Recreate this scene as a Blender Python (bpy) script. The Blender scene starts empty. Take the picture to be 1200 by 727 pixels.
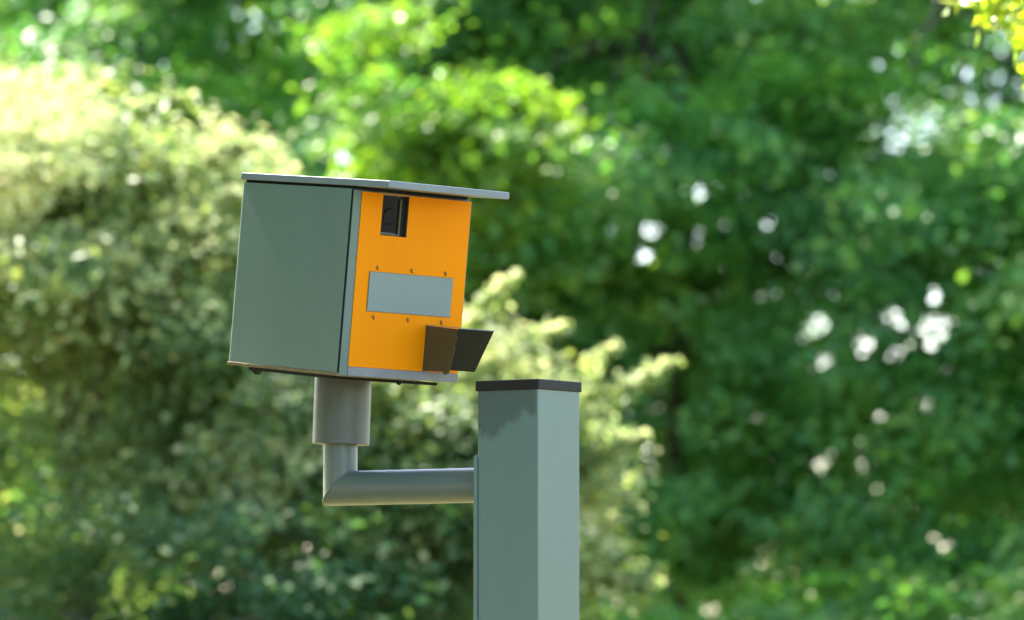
import bpy, bmesh, math
import numpy as np
from mathutils import Vector, Matrix
R = math.radians
S = bpy.context.scene
COL = S.collection

# ------------------------------------------------------------------ camera
cd = bpy.data.cameras.new('camera'); cam = bpy.data.objects.new('camera', cd); COL.objects.link(cam)
cam.location = (0, 0, 1.6); cam.rotation_euler = (R(90 + 3.95), 0, 0)
cd.sensor_width = 36; cd.lens = 36 * 5940 / 1200
cd.clip_start = 0.1; cd.clip_end = 3000
cd.dof.use_dof = True; cd.dof.focus_distance = 18.05; cd.dof.aperture_fstop = 2.0
cd.dof.aperture_blades = 0
S.camera = cam

# ------------------------------------------------------------------ sky and sun
SUN_DIR = Vector((-0.39, 0.50, 0.90)).normalized()      # towards the sun: behind and to the left
elev = math.asin(SUN_DIR.z); az = math.atan2(SUN_DIR.x, SUN_DIR.y)
w = bpy.data.worlds.new('World'); S.world = w; w.use_nodes = True
nt = w.node_tree; nt.nodes.clear()
sky = nt.nodes.new('ShaderNodeTexSky'); sky.sky_type = 'NISHITA'; sky.sun_disc = False
sky.sun_elevation = elev; sky.sun_rotation = az; sky.air_density = 1.0; sky.dust_density = 1.5
bg = nt.nodes.new('ShaderNodeBackground'); bg.inputs['Strength'].default_value = 0.12
ow = nt.nodes.new('ShaderNodeOutputWorld')
nt.links.new(sky.outputs[0], bg.inputs[0]); nt.links.new(bg.outputs[0], ow.inputs[0])
sd = bpy.data.lights.new('sun', 'SUN'); sd.energy = 4.6; sd.angle = R(0.53); sd.color = (1.0, 0.93, 0.80)
sun = bpy.data.objects.new('sun', sd); COL.objects.link(sun)
sun.rotation_euler = SUN_DIR.to_track_quat('Z', 'Y').to_euler()
S.view_settings.view_transform = 'Standard'; S.view_settings.look = 'None'
S.view_settings.gamma = 1.0; S.view_settings.use_curve_mapping = False
S.view_settings.exposure = 2.6
S.cycles.use_denoising = True
S.cycles.max_bounces = 14; S.cycles.diffuse_bounces = 12; S.cycles.transmission_bounces = 6
S.cycles.transparent_max_bounces = 8
S.cycles.sample_clamp_indirect = 6.0

# ------------------------------------------------------------------ helpers
def tag(o, label=None, cat=None, group=None, kind=None):
    if label: o['label'] = label
    if cat: o['category'] = cat
    if group: o['group'] = group
    if kind: o['kind'] = kind
    return o

def empty(name, loc=(0, 0, 0), parent=None):
    o = bpy.data.objects.new(name, None); COL.objects.link(o); o.location = loc
    o.empty_display_size = 0.2
    if parent: o.parent = parent
    return o

def link(name, me, mat, parent=None):
    o = bpy.data.objects.new(name, me); COL.objects.link(o)
    if mat is not None: me.materials.append(mat)
    if parent: o.parent = parent
    return o

def finish(name, bm, mat, parent=None, bevel=0.0, smooth=False, seg=2, mx=None):
    if mx is not None: bm.transform(mx)
    bmesh.ops.recalc_face_normals(bm, faces=bm.faces)
    me = bpy.data.meshes.new(name); bm.to_mesh(me); bm.free()
    o = link(name, me, mat, parent)
    if smooth:
        for p in me.polygons: p.use_smooth = True
        try: me.set_sharp_from_angle(angle=R(35))
        except Exception: pass
    if bevel:
        m = o.modifiers.new('bevel', 'BEVEL'); m.width = bevel; m.segments = seg
        m.limit_method = 'ANGLE'; m.angle_limit = R(40)
        for p in me.polygons: p.use_smooth = True
        try: me.set_sharp_from_angle(angle=R(35))
        except Exception: pass
        m.harden_normals = True
    return o

def box(bm, a, b):
    x0, y0, z0 = a; x1, y1, z1 = b
    v = [bm.verts.new(p) for p in ((x0,y0,z0),(x1,y0,z0),(x1,y1,z0),(x0,y1,z0),(x0,y0,z1),(x1,y0,z1),(x1,y1,z1),(x0,y1,z1))]
    for f in ((0,3,2,1),(4,5,6,7),(0,1,5,4),(1,2,6,5),(2,3,7,6),(3,0,4,7)):
        bm.faces.new([v[i] for i in f])

def box_obj(name, a, b, mat, parent, bevel=0.0, mx=None):
    bm = bmesh.new(); box(bm, a, b); return finish(name, bm, mat, parent, bevel, mx=mx)

def prism(bm, pts, d):
    """closed polygon pts (3-D, planar) thickened by vector d"""
    d = Vector(d)
    a = [bm.verts.new(p) for p in pts]; b = [bm.verts.new(Vector(p) + d) for p in pts]
    n = len(pts)
    bm.faces.new(a); bm.faces.new(b[::-1])
    for i in range(n): bm.faces.new((a[i], b[i], b[(i+1) % n], a[(i+1) % n]))

def tube(bm, path, radii, seg=10, cap=True):
    rings = []
    path = [Vector([float(c) for c in p]) for p in path]; radii = [float(r) for r in radii]
    for i, p in enumerate(path):
        t = (path[min(i+1, len(path)-1)] - path[max(i-1, 0)]).normalized()
        u = t.orthogonal().normalized() if i == 0 else (u0 - t * u0.dot(t)).normalized()
        u0 = u; v = t.cross(u)
        rings.append([bm.verts.new(p + radii[i] * (math.cos(2*math.pi*k/seg) * u + math.sin(2*math.pi*k/seg) * v)) for k in range(seg)])
    for i in range(len(rings) - 1):
        for k in range(seg):
            bm.faces.new((rings[i][k], rings[i][(k+1) % seg], rings[i+1][(k+1) % seg], rings[i+1][k]))
    if cap:
        bm.faces.new(rings[0][::-1]); bm.faces.new(rings[-1])

# ------------------------------------------------------------------ materials
def new_mat(name):
    m = bpy.data.materials.new(name); m.use_nodes = True
    n = m.node_tree; b = n.nodes['Principled BSDF']; return m, n, b

def noise(n, scale, detail=4, rough=0.55, coord='Object', vec_scale=None):
    tc = n.nodes.new('ShaderNodeTexCoord'); t = n.nodes.new('ShaderNodeTexNoise')
    t.inputs['Scale'].default_value = scale; t.inputs['Detail'].default_value = detail
    t.inputs['Roughness'].default_value = rough
    if vec_scale:
        mp = n.nodes.new('ShaderNodeMapping'); mp.inputs['Scale'].default_value = vec_scale
        n.links.new(tc.outputs[coord], mp.inputs[0]); n.links.new(mp.outputs[0], t.inputs[0])
    else: n.links.new(tc.outputs[coord], t.inputs[0])
    return t

def ramp(n, src, stops):
    r = n.nodes.new('ShaderNodeValToRGB')
    e = r.color_ramp.elements
    while len(e) < len(stops): e.new(0.5)
    for el, (p, c) in zip(e, stops): el.position = p; el.color = (*c, 1) if len(c) == 3 else c
    n.links.new(src, r.inputs[0]); return r

def painted(name, col, rough=0.42, var=0.10, scale=5.0, metallic=0.0, bump=0.0, streak=False):
    m, n, b = new_mat(name)
    t = noise(n, scale, 6, 0.6, vec_scale=(1, 1, 0.35) if streak else None)
    lo = tuple(c * (1 - var) for c in col); hi = tuple(min(1, c * (1 + var)) for c in col)
    r = ramp(n, t.outputs[0], [(0.3, lo), (0.7, hi)])
    n.links.new(r.outputs[0], b.inputs['Base Color'])
    t2 = noise(n, scale * 3, 2)
    mr = n.nodes.new('ShaderNodeMapRange'); mr.inputs[3].default_value = rough * 0.85; mr.inputs[4].default_value = rough * 1.2
    n.links.new(t2.outputs[0], mr.inputs[0]); n.links.new(mr.outputs[0], b.inputs['Roughness'])
    b.inputs['Metallic'].default_value = metallic
    if bump:
        bp = n.nodes.new('ShaderNodeBump'); bp.inputs['Strength'].default_value = bump; bp.inputs['Distance'].default_value = 0.004
        t3 = noise(n, 60, 2); n.links.new(t3.outputs[0], bp.inputs['Height']); n.links.new(bp.outputs[0], b.inputs['Normal'])
    return m

GREY = (0.096, 0.153, 0.127)
M_GREY = painted('grey_paint', GREY, 0.38, 0.06, 3.0, streak=True)
M_PIPE = painted('grey_pipe_paint', (0.10, 0.125, 0.105), 0.36, 0.06, 6.0, bump=0)
M_SLEEVE = painted('sleeve_paint', (0.080, 0.086, 0.066), 0.42, 0.08, 5.0, bump=0)
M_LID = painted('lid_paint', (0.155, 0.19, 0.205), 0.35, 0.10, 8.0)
M_SILL = painted('sill_metal', (0.17, 0.18, 0.19), 0.40, 0.15, 12.0)
M_YEL = painted('yellow_paint', (0.74, 0.235, 0.0005), 0.6, 0.03, 2.5, streak=True)
def grime(m, amount, col, scale):
    n = m.node_tree; b = n.nodes['Principled BSDF']; src = b.inputs['Base Color'].links[0].from_socket
    t = noise(n, scale, 8, 0.75, vec_scale=(1, 1, 0.12)); r = ramp(n, t.outputs[0], [(0.50, (0, 0, 0)), (0.78, (amount,) * 3)])
    t2 = noise(n, scale * 7, 4, 0.8); r2 = ramp(n, t2.outputs[0], [(0.66, (0, 0, 0)), (0.74, (amount,) * 3)])
    ad = n.nodes.new('ShaderNodeMath'); ad.operation = 'ADD'; n.links.new(r.outputs[0], ad.inputs[0]); n.links.new(r2.outputs[0], ad.inputs[1])
    mx = n.nodes.new('ShaderNodeMix'); mx.data_type = 'RGBA'; n.links.new(ad.outputs[0], mx.inputs[0]); n.links.new(src, mx.inputs[6]); mx.inputs[7].default_value = (*col, 1)
    n.links.new(mx.outputs[2], b.inputs['Base Color'])
grime(M_YEL, 0.09, (0.30, 0.10, 0.01), 9.0)
grime(M_GREY, 0.22, (0.065, 0.085, 0.06), 5.0)
grime(M_PIPE, 0.25, (0.07, 0.065, 0.04), 8.0)
M_YEL.node_tree.nodes['Principled BSDF'].inputs['Specular IOR Level'].default_value = 0.08
M_OLIVE = painted('olive_metal', (0.048, 0.043, 0.018), 0.5, 0.15, 9.0)
M_DARK = painted('dark_metal', (0.0085, 0.0100, 0.0068), 0.6, 0.15, 9.0)
M_BLACK = painted('black_shade_and_trim', (0.003, 0.003, 0.003), 0.6, 0.1, 9.0)  # black trim, and the painted-in shade of the door and lid gaps
M_CAP = painted('cap_plastic', (0.012, 0.011, 0.011), 0.5, 0.2, 15.0)
for q_ in (M_CAP, M_DARK, M_BLACK): q_.node_tree.nodes['Principled BSDF'].inputs['Specular IOR Level'].default_value = 0.2
M_LIP = painted('bounce_lit_lip', (0.17, 0.115, 0.05), 0.6, 0.2, 14.0)  # brown carries the warm ground bounce on the lip in its colour
M_PLATE = painted('reflector_plate', (0.15, 0.205, 0.205), 0.34, 0.05, 3.0, metallic=0.25)
M_SCREW = painted('screw_metal', (0.24, 0.14, 0.05), 0.4, 0.2, 40.0, metallic=0.6)
M_LENS, n_, b_ = new_mat('lens_glass')
b_.inputs['Base Color'].default_value = (0.008, 0.008, 0.008, 1); b_.inputs['Roughness'].default_value = 0.08; b_.inputs['Specular IOR Level'].default_value = 0.2

# post paint: the same grey, with a damp stain under the cap that has its own ragged edge
def post_material():
    m, n, b = new_mat('post_paint')
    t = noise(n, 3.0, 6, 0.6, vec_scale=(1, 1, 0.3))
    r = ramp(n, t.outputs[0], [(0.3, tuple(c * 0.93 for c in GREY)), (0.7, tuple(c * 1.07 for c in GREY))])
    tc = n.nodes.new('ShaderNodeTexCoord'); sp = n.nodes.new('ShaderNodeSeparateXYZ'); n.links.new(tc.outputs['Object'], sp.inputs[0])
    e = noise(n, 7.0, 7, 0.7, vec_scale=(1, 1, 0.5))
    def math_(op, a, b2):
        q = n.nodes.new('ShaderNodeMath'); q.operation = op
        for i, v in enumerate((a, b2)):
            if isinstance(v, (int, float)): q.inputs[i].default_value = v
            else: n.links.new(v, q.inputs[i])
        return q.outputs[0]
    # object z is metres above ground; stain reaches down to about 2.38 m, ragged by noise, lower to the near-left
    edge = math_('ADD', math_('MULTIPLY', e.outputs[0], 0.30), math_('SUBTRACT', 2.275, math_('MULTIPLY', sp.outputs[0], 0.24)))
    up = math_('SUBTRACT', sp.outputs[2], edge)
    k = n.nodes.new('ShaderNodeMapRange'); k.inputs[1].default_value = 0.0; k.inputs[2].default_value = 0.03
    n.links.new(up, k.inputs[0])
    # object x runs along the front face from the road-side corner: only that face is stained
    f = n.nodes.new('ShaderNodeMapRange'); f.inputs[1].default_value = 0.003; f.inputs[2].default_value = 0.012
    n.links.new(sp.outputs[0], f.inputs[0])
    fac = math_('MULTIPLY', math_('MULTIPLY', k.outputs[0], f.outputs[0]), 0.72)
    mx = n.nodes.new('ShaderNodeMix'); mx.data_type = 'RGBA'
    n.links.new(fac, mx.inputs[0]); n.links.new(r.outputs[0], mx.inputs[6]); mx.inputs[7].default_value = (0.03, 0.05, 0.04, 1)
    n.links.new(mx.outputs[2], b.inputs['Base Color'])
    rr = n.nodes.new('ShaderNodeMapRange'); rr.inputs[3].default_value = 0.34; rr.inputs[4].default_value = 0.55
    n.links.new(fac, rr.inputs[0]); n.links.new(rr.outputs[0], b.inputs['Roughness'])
    return m
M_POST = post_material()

def leaf_material(name, stops, trans_gain=(1.6, 1.5, 0.7), trans=0.5, rough=0.38, spec=0.5):
    """leaf blade: reflecting upper face plus light passing through; each leaf and each spray has its own tone"""
    m, n, b = new_mat(name)
    g = n.nodes.new('ShaderNodeNewGeometry')
    t = noise(n, 0.9, 3)
    mixv = n.nodes.new('ShaderNodeMath'); mixv.operation = 'MULTIPLY_ADD'
    n.links.new(g.outputs['Random Per Island'], mixv.inputs[0]); mixv.inputs[1].default_value = 0.55
    sc = n.nodes.new('ShaderNodeMath'); sc.operation = 'MULTIPLY_ADD'; sc.inputs[1].default_value = 1.6; sc.inputs[2].default_value = -0.55
    n.links.new(t.outputs[0], sc.inputs[0]); n.links.new(sc.outputs[0], mixv.inputs[2])
    r = ramp(n, mixv.outputs[0], stops)
    n.links.new(r.outputs[0], b.inputs['Base Color'])
    b.inputs['Roughness'].default_value = rough; b.inputs['Specular IOR Level'].default_value = spec
    tr = n.nodes.new('ShaderNodeBsdfTranslucent')
    mu = n.nodes.new('ShaderNodeMix'); mu.data_type = 'RGBA'; mu.blend_type = 'MULTIPLY'; mu.inputs[0].default_value = 1
    n.links.new(r.outputs[0], mu.inputs[6]); mu.inputs[7].default_value = (*trans_gain, 1)
    n.links.new(mu.outputs[2], tr.inputs[0])
    ms = n.nodes.new('ShaderNodeMixShader'); ms.inputs[0].default_value = trans
    n.links.new(b.outputs[0], ms.inputs[1]); n.links.new(tr.outputs[0], ms.inputs[2])
    n.links.new(ms.outputs[0], n.nodes['Material Output'].inputs[0])
    return m

L_DEEP = leaf_material('deep_green_leaf', [(0.0, (0.040, 0.165, 0.050)), (0.55, (0.095, 0.265, 0.066)), (1.0, (0.20, 0.32, 0.045))], trans_gain=(1.9, 1.8, 0.8), trans=0.55)
L_MID = leaf_material('mid_green_leaf', [(0.0, (0.03, 0.15, 0.05)), (0.5, (0.07, 0.22, 0.05)), (1.0, (0.17, 0.28, 0.035))], trans_gain=(1.7, 1.8, 0.75))
L_LIME = leaf_material('lime_green_leaf', [(0.0, (0.05, 0.15, 0.03)), (0.5, (0.11, 0.22, 0.035)), (1.0, (0.21, 0.30, 0.03))], trans_gain=(1.8, 1.9, 0.8))
L_SHRUB = leaf_material('shrub_leaf', [(0.0, (0.055, 0.125, 0.045)), (0.5, (0.115, 0.20, 0.07)), (1.0, (0.28, 0.33, 0.10))], trans_gain=(1.7, 1.6, 0.9), rough=0.5)
L_BUSH = leaf_material('bush_leaf', [(0.0, (0.025, 0.085, 0.035)), (0.5, (0.045, 0.12, 0.042)), (1.0, (0.10, 0.16, 0.04))], trans_gain=(1.6, 1.5, 0.8), trans=0.4, rough=0.6, spec=0.25)
L_BLOOM = leaf_material('cream_blossom', [(0.0, (0.46, 0.58, 0.22)), (0.6, (0.64, 0.68, 0.32)), (1.0, (0.70, 0.67, 0.42))], trans_gain=(1.0, 1.0, 0.9), trans=0.45, rough=0.7, spec=0.2)
L_YELLOW = leaf_material('yellow_green_leaf', [(0.0, (0.11, 0.22, 0.02)), (0.6, (0.24, 0.36, 0.03)), (1.0, (0.40, 0.42, 0.06))], trans_gain=(1.9, 1.8, 0.5), trans=0.5, rough=0.28)
def bark(name, a, b2):
    m, n, b = new_mat(name)
    t = noise(n, 6, 8, 0.7, vec_scale=(1, 1, 0.2)); r = ramp(n, t.outputs[0], [(0.35, a), (0.65, b2)])
    n.links.new(r.outputs[0], b.inputs['Base Color']); b.inputs['Roughness'].default_value = 0.9
    bp = n.nodes.new('ShaderNodeBump'); bp.inputs['Strength'].default_value = 0.6; bp.inputs['Distance'].default_value = 0.03
    n.links.new(t.outputs[0], bp.inputs['Height']); n.links.new(bp.outputs[0], b.inputs['Normal'])
    return m
M_BARK = bark('bark', (0.03, 0.024, 0.018), (0.09, 0.07, 0.05))
M_TWIG = bark('reddish_twig', (0.10, 0.04, 0.02), (0.2, 0.09, 0.04))

# ------------------------------------------------------------------ ground
def ground_mat(name, stops, scale, rough=0.95):
    m, n, b = new_mat(name)
    t = noise(n, scale, 8, 0.65); r = ramp(n, t.outputs[0], stops)
    n.links.new(r.outputs[0], b.inputs['Base Color']); b.inputs['Roughness'].default_value = rough
    bp = n.nodes.new('ShaderNodeBump'); bp.inputs['Strength'].default_value = 0.4; bp.inputs['Distance'].default_value = 0.03
    t2 = noise(n, scale * 12, 4); n.links.new(t2.outputs[0], bp.inputs['Height']); n.links.new(bp.outputs[0], b.inputs['Normal'])
    return m
M_GRASS = ground_mat('dry_grass', [(0.3, (0.08, 0.085, 0.025)), (0.7, (0.19, 0.16, 0.06))], 1.2)
M_ASPH = ground_mat('asphalt', [(0.3, (0.04, 0.04, 0.042)), (0.7, (0.065, 0.064, 0.062))], 3.0)
M_KERB = ground_mat('kerb_concrete', [(0.3, (0.26, 0.25, 0.23)), (0.7, (0.36, 0.35, 0.32))], 4.0)
M_PAVE = ground_mat('pavement_slabs', [(0.3, (0.20, 0.19, 0.18)), (0.7, (0.28, 0.27, 0.25))], 2.0)
M_LINE = ground_mat('road_paint', [(0.3, (0.70, 0.70, 0.68)), (0.7, (0.80, 0.80, 0.78))], 8.0)
def slab(name, a, b, mat):
    o = box_obj(name, a, b, mat, None); tag(o, kind='structure'); return o
slab('ground', (-600, -600, -0.60), (600, 1500, 0.0), M_GRASS)
slab('road', (-300, 6.0, -0.3), (300, 13.4, 0.004), M_ASPH)
slab('kerb', (-300, 13.4, -0.3), (300, 13.55, 0.12), M_KERB)
slab('kerb', (-300, 5.85, -0.3), (300, 6.0, 0.12), M_KERB)
slab('pavement', (-300, -3.0, -0.3), (300, 5.85, 0.11), M_PAVE)
bm = bmesh.new()
for k in range(-20, 21): box(bm, (k * 6 - 1, 9.65, -0.05), (k * 6 + 1, 9.75, 0.008))
tag(finish('road_marking', bm, M_LINE), kind='structure')

# ------------------------------------------------------------------ trees
def leaf_mesh(name, P, N, size, rng, aspect=0.62, fold=0.12):
    """one folded, pointed leaf blade (two triangles each side of the midrib) per point"""
    n = len(P)
    N = N / (np.linalg.norm(N, axis=1, keepdims=True) + 1e-9)
    a = rng.normal(size=(n, 3)); a[:, 2] -= 0.5                     # tips droop
    T = a - N * np.sum(a * N, 1, keepdims=True); T /= np.linalg.norm(T, axis=1, keepdims=True) + 1e-9
    B = np.cross(N, T); s = size[:, None]
    v = np.empty((n, 4, 3))
    v[:, 0] = P - T * s * 0.5
    v[:, 1] = P + B * s * aspect * 0.5 + N * s * fold - T * s * 0.05
    v[:, 2] = P + T * s * 0.5
    v[:, 3] = P - B * s * aspect * 0.5 + N * s * fold - T * s * 0.05
    me = bpy.data.meshes.new(name)
    me.vertices.add(n * 4); me.vertices.foreach_set('co', v.astype(np.float32).ravel())
    idx = (np.arange(n)[:, None] * 4 + np.array([0, 1, 2, 0, 2, 3])[None]).astype(np.int32).ravel()
    me.loops.add(n * 6); me.loops.foreach_set('vertex_index', idx)
    me.polygons.add(n * 2); me.polygons.foreach_set('loop_start', (np.arange(n * 2) * 3).astype(np.int32))
    me.update(calc_edges=True); me.validate()
    return me

# open places in the wood's canopy where the sky shows through: (x, z) at 45 m, radius, share of leaves kept
GAPS = []
def gap(px, py, rpx, keep=0.1):
    GAPS.append(((px - 600) / 132.0, 4.70 + (363.5 - py) / 132.0, rpx * 0.70 / 132.0, keep + 0.06))

def sprays(lobes, n_sprays, per, spread, rng, shell=0.5, flat=0.48, bough=8, bough_spread=1.35):
    """leaf positions: sprays of leaves scattered mostly through the outer part of every lobe"""
    C = np.array([l[:3] for l in lobes], float); Rr = np.array([l[3:6] for l in lobes], float)
    wgt = (Rr.prod(1)) ** (0.75 if Rr.max() > 1.4 else 0.5); wgt /= wgt.sum()
    nb = max(6, n_sprays // bough)
    k = rng.choice(len(lobes), nb, p=wgt)
    d = rng.normal(size=(nb, 3)); d /= np.linalg.norm(d, axis=1, keepdims=True)
    r = shell + (1 - shell) * rng.random(nb) ** 0.6
    r *= 1 + 0.14 * np.sin(5 * d[:, 0] + k) * np.cos(6 * d[:, 2] + 2 * k) + rng.normal(size=nb) * 0.06
    cb = C[k] + Rr[k] * d * r[:, None]
    q = rng.integers(nb, size=n_sprays)                                     # each bough carries several sprays
    d = d[q]; c = cb[q] + rng.normal(size=(n_sprays, 3)) * spread * bough_spread * np.array([1, 1, 0.55])
    m = np.maximum(4, rng.poisson(per, n_sprays)); i = np.repeat(np.arange(n_sprays), m)
    sp = spread * (0.6 + 0.8 * rng.random(n_sprays))
    off = rng.normal(size=(len(i), 3)) * sp[i][:, None] * np.array([1, 1, flat])
    out = d[i]
    off[:, 2] -= 0.35 * (off[:, 0] * out[:, 0] + off[:, 1] * out[:, 1])     # sprays hang outward
    P = c[i] + off
    Nn = np.array([0, 0, 0.8]) + out * 0.7 + rng.normal(size=(len(P), 3)) * 0.48
    return P, Nn

def trunk_and_limbs(base, height, r0, lobes, rng, lean=(0, 0), limbs=9, fork=0.30):
    bm = bmesh.new()
    x, y, z = base; n = 9
    path = []; rad = []
    for i in range(n + 1):
        t = i / n
        path.append((x + lean[0] * t + 0.10 * math.sin(3 * t + x), y + lean[1] * t + 0.08 * math.cos(4 * t + x), z + height * t - 0.05))
        rad.append(r0 * (1.25 if i == 0 else 1.0) * (1 - 0.82 * t))
    tube(bm, path, rad, 12)
    for k in range(limbs):
        t = fork + (0.9 - fork) * (k + rng.random()) / limbs
        j = min(n - 1, int(t * n)); p0 = Vector(path[j]).lerp(Vector(path[j + 1]), t * n - j)
        l = lobes[rng.integers(len(lobes))]
        e = Vector(l[:3]) + Vector(rng.normal(size=3) * 0.4 * np.array(l[3:6]))
        q = p0.lerp(e, 0.5) + Vector((0, 0, 0.25 * (e - p0).length * 0.5)); rr = r0 * (1 - 0.82 * t) * 0.55
        pts = []; rs = []
        for i in range(6):
            u = i / 5; pts.append((1-u)**2 * p0 + 2*u*(1-u) * q + u*u * e); rs.append(rr * (1 - 0.85 * u) + 0.006)
        tube(bm, pts, rs, 7)
        for _ in range(3):
            a = pts[2 + rng.integers(3)]; dvec = Vector(rng.normal(size=3)) ; dvec.z = abs(dvec.z) * 0.4
            b2 = a + dvec.normalized() * (0.5 + rng.random() * 0.8)
            tube(bm, [a, a.lerp(b2, 0.5) + Vector((0, 0, 0.06)), b2], [rr * 0.3, rr * 0.18, 0.005], 5)
    return bm

def tree(name, label, cat, base, height, r0, lobes, n_sprays, per, leaf, mat, seed, spread=0.24, lean=(0, 0), limbs=9,
         bloom=0, bloom_mat=None, group=None, shell=0.45, use_gaps=False, fork=0.3, bloom_low=None, barkmat=None, slope=0.0, sprigs=()):
    rng = np.random.default_rng(seed)
    t = empty(name, base); tag(t, label, cat, group)
    L = [(l[0], l[1] - slope * max(0.0, 8.3 - l[2]), l[2], *l[3:6]) for l in lobes]
    rel = [(l[0] - base[0], l[1] - base[1], l[2] - base[2], l[3], l[4], l[5]) for l in L]
    bm = trunk_and_limbs((0, 0, 0), height, r0, rel, rng, lean, limbs, fork)
    SP = []
    for (p, q, nsp) in sprigs:                                  # long shoots standing out of the crown
        p = np.array(p, float); q = np.array(q, float); mid = (p + q) / 2 + np.array((0, 0, 0.06))
        u = np.sort(rng.random(nsp) ** 0.8)[:, None]
        c = (1 - u) ** 2 * p + 2 * u * (1 - u) * mid + u * u * q
        SP.append(c + rng.normal(size=c.shape) * (0.062 * (1.3 - u)) * np.array([1, 1, 0.75]))
        b_ = np.array(base); tube(bm, [p - (q - p) * 0.7 - np.array((0, 0, 0.1)) - b_, p - b_, mid - b_, q - b_], [0.014, 0.010, 0.007, 0.003], 5)
    finish('trunk', bm, barkmat or M_BARK, t, smooth=True)
    P, N = sprays(L, n_sprays, per, spread, rng, shell)
    if SP:
        a_ = np.concatenate(SP); P = np.concatenate([P, a_]); N = np.concatenate([N, np.array([0, 0, 0.8]) + rng.normal(size=a_.shape) * 0.7])
    keep = P[:, 2] > 0.15
    if use_gaps:
        px = P[:, 0] * 45.0 / P[:, 1]; pz = (P[:, 2] - 1.6) * 45.0 / P[:, 1] + 1.6
        for gx, gz, gr, gk in GAPS:
            wob = 1 + 0.45 * np.sin(17 * px + 3 * pz) * np.sin(19 * pz - 5 * px)
            inside = (px - gx) ** 2 + (pz - gz) ** 2 < (gr * wob) ** 2
            keep &= ~(inside & (rng.random(len(P)) > gk))
        # the bare stretch of trunk that shows to the right of the camera post
        keep &= ~((np.abs(px - 1.37 - 0.08 * np.sin(3 * pz)) < 0.20) & (pz > 3.2) & (pz < 4.5) & (P[:, 1] < 45.4) & (P[:, 1] > 38) & (rng.random(len(P)) < 0.9))
    P, N = P[keep], N[keep]
    size = leaf * (0.65 + 0.7 * rng.random(len(P)))
    me = leaf_mesh('crown', P - np.array(base), N, size, rng)
    link('crown', me, mat, t)
    if bloom:
        P, N = sprays(L, bloom, 26, 0.10, rng, 0.92, 0.6, bough=5)
        if bloom_low is not None:
            f = rng.random(len(P)) < np.clip((P[:, 2] - bloom_low[0]) / (bloom_low[1] - bloom_low[0]), 0.03, 1)
            P, N = P[f], N[f]
        if SP:
            a_ = np.concatenate(SP); a_ = a_[rng.random(len(a_)) < 0.8] + np.array((0, -0.02, 0.03))
            P = np.concatenate([P, a_]); N = np.concatenate([N, np.array([0, 0, 0.8]) + rng.normal(size=a_.shape) * 0.7])
        size = 0.062 * (0.6 + 0.8 * rng.random(len(P)))
        me = leaf_mesh('blossom', P - np.array(base), N, size, rng, aspect=0.9)
        link('blossom', me, bloom_mat, t)
    return t

# gaps seen in the canopy
for g in ((820, 232, 16, .1), (716, 265, 13, .1), (762, 272, 17, .0), (815, 278, 16, .05), (850, 262, 9, .1), (953, 386, 26, .1), (1010, 405, 24, .05),
          (1050, 372, 26, .1), (1098, 384, 30, .08), (1035, 425, 12, .2), (1112, 430, 14, .1), (1035, 492, 16, .05), (1033, 70, 14, .1), (1005, 40, 13, .2),
          (1058, 55, 10, .2), (402, 186, 13, .05), (748, 300, 11, .2), (897, 540, 11, .3), (928, 525, 12, .3), (965, 545, 14, .2), (1000, 512, 12, .3),
          (752, 530, 14, .1), (813, 636, 10, .15), (1080, 535, 14, .4), (1125, 540, 12, .4), 
          (850, 500, 10, .2), (1047, 115, 9, .2), (945, 230, 10, .3), (905, 260, 10, .3)):
    gap(*g)
rg = np.random.default_rng(3)
for _ in range(10):                                             # small chinks, in loose groups
    cx, cy = ((1000, 440), (790, 270), (1000, 400), (900, 540), (1040, 90), (1050, 520))[rg.integers(6)]
    gap(cx + rg.normal() * 95, cy + rg.normal() * 60, 12 + 4 * rg.random(), 0.0)

# the wood behind: front row, then back row, then undergrowth
WOOD = 'trees of the wood behind the camera post'
tree('broadleaf_tree', 'tall deep green tree with dark straight trunk, right behind the camera post', 'tree', (1.45, 45.5, 0), 10.5, 0.20,
     [(1.6, 45.5, 8.6, 2.6, 2.4, 3.0), (0.4, 44.6, 5.6, 1.7, 1.6, 1.5), (2.9, 44.8, 5.4, 1.7, 1.6, 1.6), (1.7, 46.3, 4.0, 2.0, 1.4, 1.6), (0.6, 45.0, 3.2, 1.4, 1.2, 1.2)],
     950, 92, 0.105, L_DEEP, 11, group=WOOD, use_gaps=True, slope=0.5)
tree('broadleaf_tree', 'broad deep green tree at the right edge with glints of sky between its leaves', 'tree', (4.6, 45.0, 0), 10.5, 0.24,
     [(4.9, 45.2, 8.2, 2.7, 2.4, 3.0), (3.7, 46.0, 6.9, 1.3, 1.0, 1.2), (3.7, 44.2, 5.2, 1.7, 1.5, 1.6), (5.2, 44.4, 4.6, 1.7, 1.6, 1.8), (3.4, 45.4, 3.2, 1.7, 1.4, 1.4), (4.6, 44.2, 2.6, 1.5, 1.3, 1.3)],
     950, 92, 0.105, L_DEEP, 12, group=WOOD, use_gaps=True, slope=0.5)
tree('broadleaf_tree', 'mid green tree standing directly behind the orange and grey camera housing', 'tree', (-0.9, 45.2, 0), 9.5, 0.19,
     [(-0.5, 46.4, 8.1, 2.1, 1.6, 2.2), (-1.6, 44.8, 5.4, 1.4, 1.2, 1.3), (0.3, 45.0, 4.2, 1.3, 1.2, 1.3), (-0.8, 45.2, 3.4, 1.5, 1.3, 1.3)],
     902, 92, 0.105, L_DEEP, 13, group=WOOD, use_gaps=True, slope=0.3)
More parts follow.
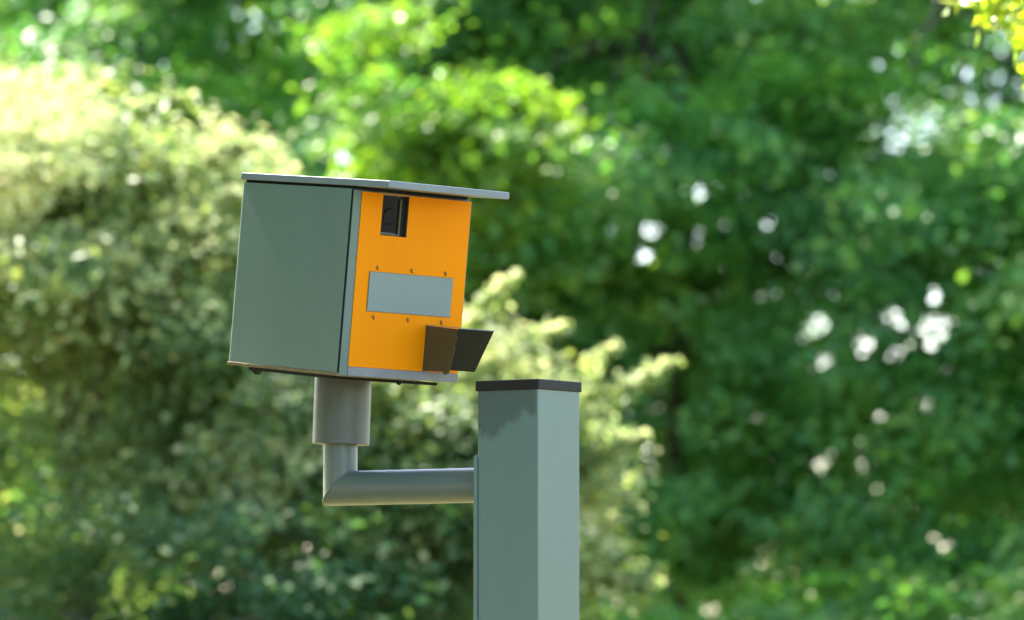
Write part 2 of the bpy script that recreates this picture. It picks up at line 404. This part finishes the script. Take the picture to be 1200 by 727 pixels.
tree('broadleaf_tree', 'bright green tree at the top left, rising over the cream blossoming shrub', 'tree', (-4.2, 46.0, 0), 10.0, 0.2,
     [(-4.0, 46.2, 8.0, 2.3, 1.9, 2.3), (-3.3, 45.4, 6.0, 1.6, 1.2, 1.3), (-5.0, 45.0, 5.6, 1.5, 1.4, 1.6), (-3.0, 45.5, 4.3, 1.5, 1.3, 1.5)],
     760, 92, 0.105, L_DEEP, 14, group=WOOD, use_gaps=True, slope=0.3)
tree('broadleaf_tree', 'slender tree with sunlit yellow-green boughs just above the right half of the housing', 'tree', (-0.5, 42.6, 0), 6.0, 0.09,
     [(-0.75, 41.6, 6.2, 0.55, 0.55, 0.65), (-0.05, 41.3, 5.7, 0.65, 0.55, 0.42), (-0.75, 41.8, 5.4, 0.5, 0.5, 0.5), (0.1, 42.3, 4.9, 0.5, 0.5, 0.5)],
     150, 60, 0.11, L_LIME, 15, group=WOOD, use_gaps=True, spread=0.17)
for i, (x, y, h, lab, mt) in enumerate((
        (-6.4, 52.0, 9.5, 'tall green tree at the far left, mostly hidden behind the cream blossoming shrub', L_DEEP),
        (-2.4, 52.5, 9.5, 'dark green back row tree showing in the gap above the left end of the housing', L_DEEP),
        (0.6, 53.0, 9.5, 'dark back row tree seen past the right end of the housing lid', L_DEEP),
        (3.4, 53.0, 9.5, 'dark back row tree showing between the two big trees on the right', L_DEEP),
        (6.4, 52.5, 9.5, 'dark back row tree against the right edge', L_DEEP),
        (-9.8, 49.5, 9.5, 'tree of the wood just out of the picture to the left', L_DEEP),
        (-13.4, 50.5, 9.0, 'tree at the left end of the wood, well out of the picture', L_DEEP),
        (9.6, 49.0, 9.5, 'tree of the wood just out of the picture to the right', L_DEEP))):
    rg = np.random.default_rng(40 + i)
    tree('broadleaf_tree', lab, 'tree', (x, y, 0), h, 0.2,
         [(x, y, h * 0.78, 2.2, 2.0, 2.4), (x - 0.9, y - 0.6, h * 0.52, 1.7, 1.5, 1.7), (x + 0.9, y - 0.3, h * 0.48, 1.7, 1.5, 1.7), (x, y, h * 0.28, 2.1, 1.5, 1.6), (x + 1.6, y + 0.6, 2.2, 1.5, 1.2, 1.6)],
         740, 70, 0.12, mt, 50 + i, group=WOOD, use_gaps=True)
for i, (x, y, h, wd, lab, mt) in enumerate((
        (0.7, 40.4, 2.2, 1.5, 'low dark green bush at the foot of the trunk right of the post', L_DEEP),
        (2.6, 40.4, 2.4, 1.6, 'rounded green bush along the bottom edge right of centre', L_MID),
        (4.5, 40.2, 2.7, 1.5, 'green bush in the bottom right corner', L_MID))):
    tree('bush', lab, 'bush', (x, y, 0), h * 0.7, 0.06,
         [(x, y, h * 0.5, wd, 1.1, h * 0.45), (x - wd * 0.5, y, h * 0.42, wd * 0.7, 1.0, h * 0.38), (x + wd * 0.5, y, h * 0.4, wd * 0.7, 1.0, h * 0.36)],
         300, 80, 0.10, L_DEEP, 70 + i, spread=0.2, group='bushes at the foot of the wood', use_gaps=True)

# the blossoming shrubs between the wood and the camera post
K = 36.0 / 32.0
def at36(l):                                                    # shrub lobes were measured at 32 m; they stand at about 36 m
    return (l[0] * K, l[1] + 4.0, 1.6 + (l[2] - 1.6) * K, l[3] * K, l[4] * K, l[5] * K)
tree('blossoming_shrub', 'big pale cream blossoming shrub filling the left side behind the grey housing', 'shrub', (-3.3, 37.0, 0), 4.6, 0.11,
     [at36(l) for l in ((-3.75, 32.3, 4.45, 1.15, 1.5, 0.8), (-2.9, 32.2, 4.25, 0.95, 1.4, 0.8), (-2.1, 31.9, 3.55, 0.8, 0.9, 1.25), (-1.5, 31.6, 2.9, 0.75, 0.8, 1.1),
      (-2.35, 31.8, 3.5, 0.7, 0.7, 0.55), (-3.2, 33.5, 2.6, 1.5, 0.6, 1.6))],
     1250, 44, 0.088, L_SHRUB, 21, spread=0.19, limbs=16, bloom=2000, bloom_mat=L_BLOOM, shell=0.5, bloom_low=(3.6, 5.0), sprigs=[((-2.3, 35.6, 5.0), (-1.80, 35.5, 5.2), 110), ((-2.9, 35.8, 5.4), (-2.25, 35.7, 5.55), 120)])
tree('blossoming_shrub', 'lower cream-tipped shrub sending pale sprays out to the right behind the post', 'shrub', (-0.45, 35.4, 0), 3.0, 0.07,
     [at36(l) for l in ((-0.9, 31.4, 2.5, 0.9, 0.8, 1.05), (-0.1, 31.3, 2.55, 0.7, 0.6, 0.85), (0.2, 31.2, 2.0, 0.45, 0.5, 0.5), (-0.2, 31.2, 3.25, 0.3, 0.3, 0.25), (0.35, 31.2, 2.75, 0.2, 0.3, 0.35))],
     430, 40, 0.085, L_SHRUB, 22, spread=0.14, limbs=18, bloom=560, bloom_mat=L_BLOOM, shell=0.4, bloom_low=(1.6, 3.6),
     sprigs=[((0.50, 35.0, 3.28), (1.14, 34.9, 3.64), 170), ((0.42, 35.0, 2.14), (0.96, 34.9, 2.06), 140), ((-0.36, 35.0, 3.80), (0.02, 34.9, 4.22), 110),
             ((0.0, 35.0, 3.66), (0.40, 34.9, 3.88), 110), ((0.46, 35.0, 2.90), (0.92, 34.9, 3.12), 130), ((0.40, 35.0, 3.40), (0.72, 34.9, 3.74), 100), ((-0.30, 34.9, 2.0), (0.0, 34.8, 2.45), 90)])
tree('bush', 'mid green leafy bush in the bottom left corner below the blossoming shrub', 'bush', (-2.4, 34.2, 0), 1.9, 0.06,
     [at36(l) for l in ((-2.9, 30.3, 1.35, 1.2, 0.8, 1.0), (-1.7, 30.2, 1.65, 1.1, 0.8, 1.25), (-0.9, 30.3, 1.3, 0.9, 0.7, 1.0))],
     480, 44, 0.095, L_BUSH, 23, spread=0.19, limbs=10)

# unseen trees added on the left to shade and tint the housing's left side
for i, (x, y, h, lab) in enumerate(((-4.7, 16.6, 11.0, 'added shading tree on the verge, out of the picture to the left of the speed camera'),
                                    (-5.2, 4.6, 9.5, 'added shading tree on the pavement, left of the photographer'),
                                    (-4.2, -3.8, 9.5, 'added shading tree behind the photographer'),
                                    (-6.4, 21.4, 10.0, 'added shading tree on the verge, deeper in, out of the picture to the left'),
                                    (-11.0, 14.8, 9.0, 'farther added shading tree on the verge to the left'))):
    tree('shading_tree', lab, 'tree', (x, y, 0), h * 0.9, 0.17,
         [(x, y, h * 0.66, 2.6, 2.6, h * 0.30), (x - 0.8, y + 0.5, h * 0.45, 1.9, 1.9, h * 0.2), (x + 0.4, y - 0.8, h * 0.42, 2.0, 1.9, h * 0.2)],
         620, 44, 0.15, L_DEEP, 90 + i, group='added trees shading the left side')

# ------------------------------------------------------------------ young tree whose leafy twig hangs into the top right corner
def near_tree():
    rng = np.random.default_rng(5)
    base = np.array((3.045, 14.2, 0.0)); t = empty('young_tree', tuple(base))
    tag(t, 'near yellow-green leafy twig hanging into the top right corner', 'tree')
    bm = bmesh.new()
    tube(bm, [(0, 0, -0.05), (0.03, 0, 1.2), (-0.02, 0, 2.6), (0.03, 0, 4.2), (0, 0, 5.2)], [0.07, 0.06, 0.05, 0.03, 0.01], 10)
    twigs = [[(-0.02, 0, 3.0), (-0.7, -0.1, 3.70), (-1.35, -0.15, 3.64), (-1.64, -0.2, 3.50), (-1.80, -0.2, 3.44)],
             [(-1.40, -0.15, 3.63), (-1.58, -0.1, 3.46), (-1.61, -0.12, 3.27)],
             [(-1.45, -0.15, 3.60), (-1.66, -0.22, 3.47), (-1.71, -0.2, 3.38)],
             [(0, 0, 3.3), (0.6, 0.3, 4.1), (1.0, 0.4, 4.4)], [(0, 0, 3.6), (-0.4, 0.5, 4.4), (-0.6, 0.8, 4.7)], [(0, 0, 3.9), (0.3, -0.5, 4.7), (0.4, -0.7, 5.0)]]
    for tw in twigs: tube(bm, tw, np.linspace(0.018, 0.004, len(tw)), 6)
    finish('trunk', bm, M_TWIG, t, smooth=True)
    P = []
    for q, tw in enumerate(twigs):
        tw = np.array(tw)
        for k in range(85 if q < 3 else 260):
            u = rng.random() ** 0.6 * (len(tw) - 1); j = min(int(u), len(tw) - 2)
            p = tw[j] + (tw[j + 1] - tw[j]) * (u - j)
            P.append(p + rng.normal(size=3) * (0.028 if q < 3 else 0.3) + np.array((0, 0, -0.03)))
    P = np.array(P); N = np.array([0, 0, 0.5]) + rng.normal(size=P.shape) * 0.8
    me = leaf_mesh('crown', P, N, 0.062 * (0.6 + 0.7 * rng.random(len(P))), rng, aspect=0.46, fold=0.09)
    link('crown', me, L_YELLOW, t)
near_tree()

# ------------------------------------------------------------------ the speed camera
root = empty('speed_camera', (0.0, 17.9, 0.0))
tag(root, 'grey speed camera with orange-yellow front tilted on an arm beside its square post', 'speed camera')
def W(m): return Matrix.Translation((0.0, -17.9, 0.0)) @ m          # world placement -> under the root

# post: local x along the front-left face away from the near corner, y into the depth
a = 0.2585; ph = R(35.0)
PX = Vector((-math.cos(ph), math.sin(ph), 0)); PY = Vector((math.sin(ph), math.cos(ph), 0))
CORNER = Vector((0.0907, 17.70, 0))
PM = Matrix(((PX.x, PY.x, 0, CORNER.x), (PX.y, PY.y, 0, CORNER.y), (0, 0, 1, 0), (0, 0, 0, 1)))
POST_TOP = 2.549
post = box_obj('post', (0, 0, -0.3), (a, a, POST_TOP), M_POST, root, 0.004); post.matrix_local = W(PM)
cap = box_obj('post_cap', (-0.0065, -0.0065, POST_TOP - 0.004), (a + 0.0065, a + 0.0065, POST_TOP + 0.032), M_CAP, root, 0.004); cap.matrix_local = W(PM)
mp = box_obj('mounting_plate', (a, -0.006, 1.70), (a + 0.014, a + 0.006, 2.318), M_GREY, root, 0.003); mp.matrix_local = W(PM)
for zz in (1.78, 2.00, 2.26):
    for yy in (0.04, a - 0.04):
        bm = bmesh.new(); bmesh.ops.create_cone(bm, cap_ends=True, segments=6, radius1=0.014, radius2=0.014, depth=0.014)
        finish('bolt', bm, M_SILL, mp, mx=Matrix.Translation((a + 0.021, yy, zz)) @ Matrix.Rotation(R(90), 4, 'Y'))
bm = bmesh.new(); box(bm, (-0.10, -0.10, 0.0), (a + 0.10, a + 0.10, 0.02))
bp_ = finish('base_plate', bm, M_GREY, root, 0.003); bp_.matrix_local = W(PM)

# arm: horizontal pipe from the mounting plate, mitred into a short riser
AX = Vector((-0.6215, 18.35, 0)); TZ = 2.2195; RT = 0.0622
hit = CORNER + PX * (a + 0.013) + PY * (a / 2); hit.z = TZ
elbow = Vector((AX.x, AX.y, TZ))
dirh = (elbow - hit); dirh.z = 0
seg = 40
bm = bmesh.new(); lenh = dirh.length; dh = dirh.normalized(); side = Vector((0, 0, 1)).cross(dh)
r0 = []; r1 = []; r2 = []
lean = Vector((0.012, 0, 1.0)).normalized()
for k in range(seg):
    c, s = math.cos(2*math.pi*k/seg), math.sin(2*math.pi*k/seg)
    r0.append(hit + RT * (c * Vector((0, 0, 1)) + s * side))
    r1.append(elbow + RT * (c * Vector((0, 0, 1)) + s * side) + dh * (-RT * c))     # mitre plane at 45 degrees
    r2.append(r1[-1])
V0 = [bm.verts.new(p) for p in r0]; V1 = [bm.verts.new(p) for p in r1]
for k in range(seg): bm.faces.new((V0[k], V0[(k+1) % seg], V1[(k+1) % seg], V1[k]))
bm.faces.new(V0)
finish('arm_pipe', bm, M_PIPE, root, smooth=True, mx=W(Matrix()))
bm = bmesh.new()
ztop = 2.42
V1 = [bm.verts.new(p) for p in r1]
V2 = [bm.verts.new(Vector((AX.x, AX.y, ztop)) + RT * (math.sin(2*math.pi*k/seg) * side - math.cos(2*math.pi*k/seg) * dh)) for k in range(seg)]
for k in range(seg): bm.faces.new((V1[k], V1[(k+1) % seg], V2[(k+1) % seg], V2[k]))
riser = finish('riser_pipe', bm, M_PIPE, root, smooth=True, mx=W(Matrix()))
# weld bead round the mitre and a fillet where the pipe meets the plate
bm = bmesh.new(); tube(bm, [p for p in r1] + [r1[0]], [0.0035] * (seg + 1), 6, cap=False)
finish('weld_bead', bm, M_PIPE, riser, smooth=True, mx=W(Matrix()))
# sleeve
bm = bmesh.new()
b0 = Vector((AX.x + 0.0015, AX.y, 2.379)); b1 = Vector((AX.x + 0.011, AX.y, 2.66)); RS = 0.1035
ax = (b1 - b0).normalized()
tube(bm, [b0, b1], [RS, RS], 48, cap=False)
ring = [v for v in bm.verts if abs((v.co - b0).dot(ax)) < 1e-4]
ring.sort(key=lambda v: math.atan2(v.co.y - b0.y, v.co.x - b0.x))
inner = [bm.verts.new(b0 + (v.co - b0) * 0.60 + ax * 0.001) for v in ring]
for k in range(len(ring)): bm.faces.new((ring[k], ring[(k+1) % len(ring)], inner[(k+1) % len(ring)], inner[k]))
finish('sleeve', bm, M_SLEEVE, root, 0.002, smooth=True, mx=W(Matrix()))

# housing: local x = across the front, y = back along the side, z = up
HR = Matrix(((0.7647, -0.6392, 0.0817), (0.6442, 0.7616, -0.0704), (-0.0172, 0.1065, 0.9942)))
HM = HR.to_4x4(); HM.translation = (-0.6141, 17.9, 2.6118)
HW, HD, HH = 0.5437, 0.6583, 0.6593
house = empty('housing', parent=root); house.matrix_local = W(HM)
# shell with the openings behind the front panel; the side door closes its left side
bm = bmesh.new(); box(bm, (0.010, 0.013, 0.0), (HW, HD - 0.016, HH - 0.004)); finish('shell', bm, M_GREY, house, 0.003)
bm = bmesh.new()
pl = [(0.0095, 0.0125, 0.003), (0.0015, 0.0125, 0.003), (0.0, 0.014, 0.003)] + [(0.015 - 0.015 * math.cos(R(t)), HD - 0.015 + 0.015 * math.sin(R(t)), 0.003) for t in range(0, 91, 10)] + [(0.015, HD - 0.0155, 0.003), (0.0095, HD - 0.0155, 0.003)]
prism(bm, pl, (0, 0, HH - 0.007)); finish('side_door', bm, M_GREY, house, smooth=True)
box_obj('back_panel', (0.0155, HD - 0.0155, 0.002), (HW, HD, HH - 0.006), M_GREY, house, 0.003)
box_obj('door_gap_shade', (0.0035, 0.003, 0.002), (0.0098, 0.0118, HH - 0.006), M_BLACK, house)  # black strip standing in for the shade inside the shallow door groove
# front frame (grey folded edges) round the yellow panel
box_obj('frame_post', (0.004, -0.001, -0.006), (0.0385, 0.0122, HH - 0.006), M_GREY, house, 0.0015)
bm = bmesh.new()
box(bm, (HW - 0.003, -0.001, 0.027), (HW + 0.0005, 0.0122, HH - 0.010))
finish('frame_edge', bm, M_GREY, house, 0.0015)
box_obj('front_sill', (0.039, -0.004, -0.006), (HW, 0.0122, 0.0262), M_SILL, house, 0.002)
# yellow panel with a real window hole: four strips round the hole, one mesh
x0, x1, z0, z1 = 0.0392, 0.5404, 0.0268, 0.6485
wx0, wx1, wz0, wz1 = 0.1345, 0.2545, 0.4995, 0.6455
bm = bmesh.new()
xs = [x0, wx0, wx1, x1]; zs = [z0, wz0, wz1, z1]
def grid_panel(bm, y, flip):
    g = [[bm.verts.new((x, y, z)) for z in zs] for x in xs]
    for i in range(3):
        for j in range(3):
            if (i, j) == (1, 1): continue
            q = [g[i][j], g[i+1][j], g[i+1][j+1], g[i][j+1]]
            bm.faces.new(q if not flip else q[::-1])
    return g
ga = grid_panel(bm, -0.003, False); gb = grid_panel(bm, 0.0, True)
for (i, j), (k, l) in [((i, 0), (i+1, 0)) for i in range(3)] + [((i, 3), (i+1, 3)) for i in range(3)] + [((0, j), (0, j+1)) for j in range(3)] + [((3, j), (3, j+1)) for j in range(3)] \
        + [((1, 1), (2, 1)), ((1, 2), (2, 2)), ((1, 1), (1, 2)), ((2, 1), (2, 2))]:
    bm.faces.new((ga[i][j], ga[k][l], gb[k][l], gb[i][j]))
fp = finish('front_panel', bm, M_YEL, house)
# backing behind the panel: a shallow window box
bm = bmesh.new()
box(bm, (wx0 - 0.008, 0.0005, wz0 - 0.008), (wx0 - 0.0005, 0.0125, wz1 + 0.002))
finish('window_jamb', bm, M_BLACK, house)
win = empty('lens_window', parent=house)
bm = bmesh.new()
box(bm, (wx0 + 0.0005, 0.009, wz0 + 0.012), (wx0 + 0.084, 0.0125, wz1 - 0.004))
finish('lens_pane', bm, M_LENS, win)
bm = bmesh.new(); bmesh.ops.create_cone(bm, cap_ends=True, segments=28, radius1=0.030, radius2=0.026, depth=0.004)
finish('lens', bm, M_LENS, win, smooth=True, mx=Matrix.Translation((wx0 + 0.043, 0.0068, wz0 + 0.070)) @ Matrix.Rotation(R(90), 4, 'X'))
bm = bmesh.new(); box(bm, (wx0 + 0.084, 0.002, wz0 + 0.008), (wx0 + 0.091, 0.0125, wz1 - 0.012)); box(bm, (wx0 + 0.001, 0.001, wz0 + 0.001), (wx0 + 0.090, 0.0124, wz0 + 0.0075))
finish('window_frame', bm, M_OLIVE, win)
bm = bmesh.new(); box(bm, (wx0 + 0.0915, 0.008, wz0 + 0.001), (wx1 - 0.0005, 0.0125, wz1 - 0.004)); finish('window_recess', bm, M_BLACK, win)
# reflective plate, dark edge and six screws
box_obj('reflector_edge', (0.0985, -0.0045, 0.2262), (0.4835, -0.0032, 0.3698), M_SCREW, house)
box_obj('reflector_plate', (0.1005, -0.007, 0.2282), (0.4815, -0.0046, 0.3678), M_PLATE, house, 0.001)
for sx in (0.133, 0.290, 0.4455):
    for sz in (0.3855, 0.209):
        bm = bmesh.new(); bmesh.ops.create_cone(bm, cap_ends=True, segments=10, radius1=0.0058, radius2=0.0045, depth=0.005)
        sc = finish('screw', bm, M_SCREW, house, mx=Matrix.Translation((sx, -0.0057, sz)) @ Matrix.Rotation(R(90), 4, 'X'))
        bm = bmesh.new(); box(bm, (sx + 0.0005, -0.0070, sz - 0.0105), (sx + 0.0025, -0.0033, sz - 0.0045)); finish('screw_lug', bm, M_DARK, sc)
# lid: folded sheet, flush at the back, overhanging the front
bm = bmesh.new(); box(bm, (-0.004, -0.203, 0.6655), (HW + 0.006, HD + 0.004, 0.6905))
lid = finish('lid', bm, M_LID, house, 0.003)
bm = bmesh.new(); box(bm, (0.012, 0.010, HH - 0.0038), (HW - 0.012, HD - 0.01, 0.6653)); finish('lid_gap_shade', bm, M_BLACK, lid)  # black filler painting the shadow in the gap below the lid
# lip and bearers under the base
box_obj('base_lip', (-0.002, 0.002, -0.010), (0.362, HD - 0.001, 0.0018), M_LIP, house, 0.0015)
bm = bmesh.new(); box(bm, (0.012, 0.05, -0.022), (HW - 0.05, 0.545, -0.0115)); finish('base_bearer', bm, M_DARK, house, 0.001)
bm = bmesh.new(); prism(bm, [(0.014, 0.535, -0.0225), (0.014, 0.490, -0.0225), (0.014, 0.503, -0.036)], (0.02, 0, 0)); finish('drain_hook', bm, M_DARK, house)
bm = bmesh.new(); bmesh.ops.create_uvsphere(bm, u_segments=12, v_segments=8, radius=0.011)
finish('drain_plug', bm, M_BLACK, house, smooth=True, mx=Matrix.Translation((0.285, 0.01, -0.017)))
# flash hood: tray, side cheek and slanting front flap
hood = empty('flash_hood', parent=house)
bm = bmesh.new(); box(bm, (0.374, -0.030, 0.0266), (0.380, -0.0045, 0.0300)); finish('hinge_leaf', bm, M_SILL, hood)
bm = bmesh.new(); prism(bm, [(0.3765, -0.0035, 0.192), (0.3765, -0.197, 0.189), (0.3765, -0.165, 0.115), (0.3765, -0.150, 0.0330), (0.3765, -0.0035, 0.030)], (0.003, 0, 0))
finish('side_cheek', bm, M_OLIVE, hood)
bm = bmesh.new(); prism(bm, [(0.3725, -0.1985, 0.1905), (0.532, -0.1985, 0.1905), (0.517, -0.128, 0.0400), (0.394, -0.128, 0.0400)], (0, 0.003, 0.0015))
finish('front_flap', bm, M_DARK, hood)
bm = bmesh.new(); box(bm, (0.372, -0.2005, 0.1908), (0.533, -0.1965, 0.1945)); box(bm, (0.3745, -0.1960, 0.1925), (0.3800, -0.0036, 0.1950))
finish('hood_rim', bm, M_SILL, hood)
bm = bmesh.new(); prism(bm, [(0.3735, -0.124, 0.024), (0.3735, -0.166, 0.112), (0.3735, -0.182, 0.130), (0.3735, -0.158, 0.030), (0.3735, -0.140, 0.024)], (0.0025, 0, 0)); finish('flap_stay', bm, M_OLIVE, hood)
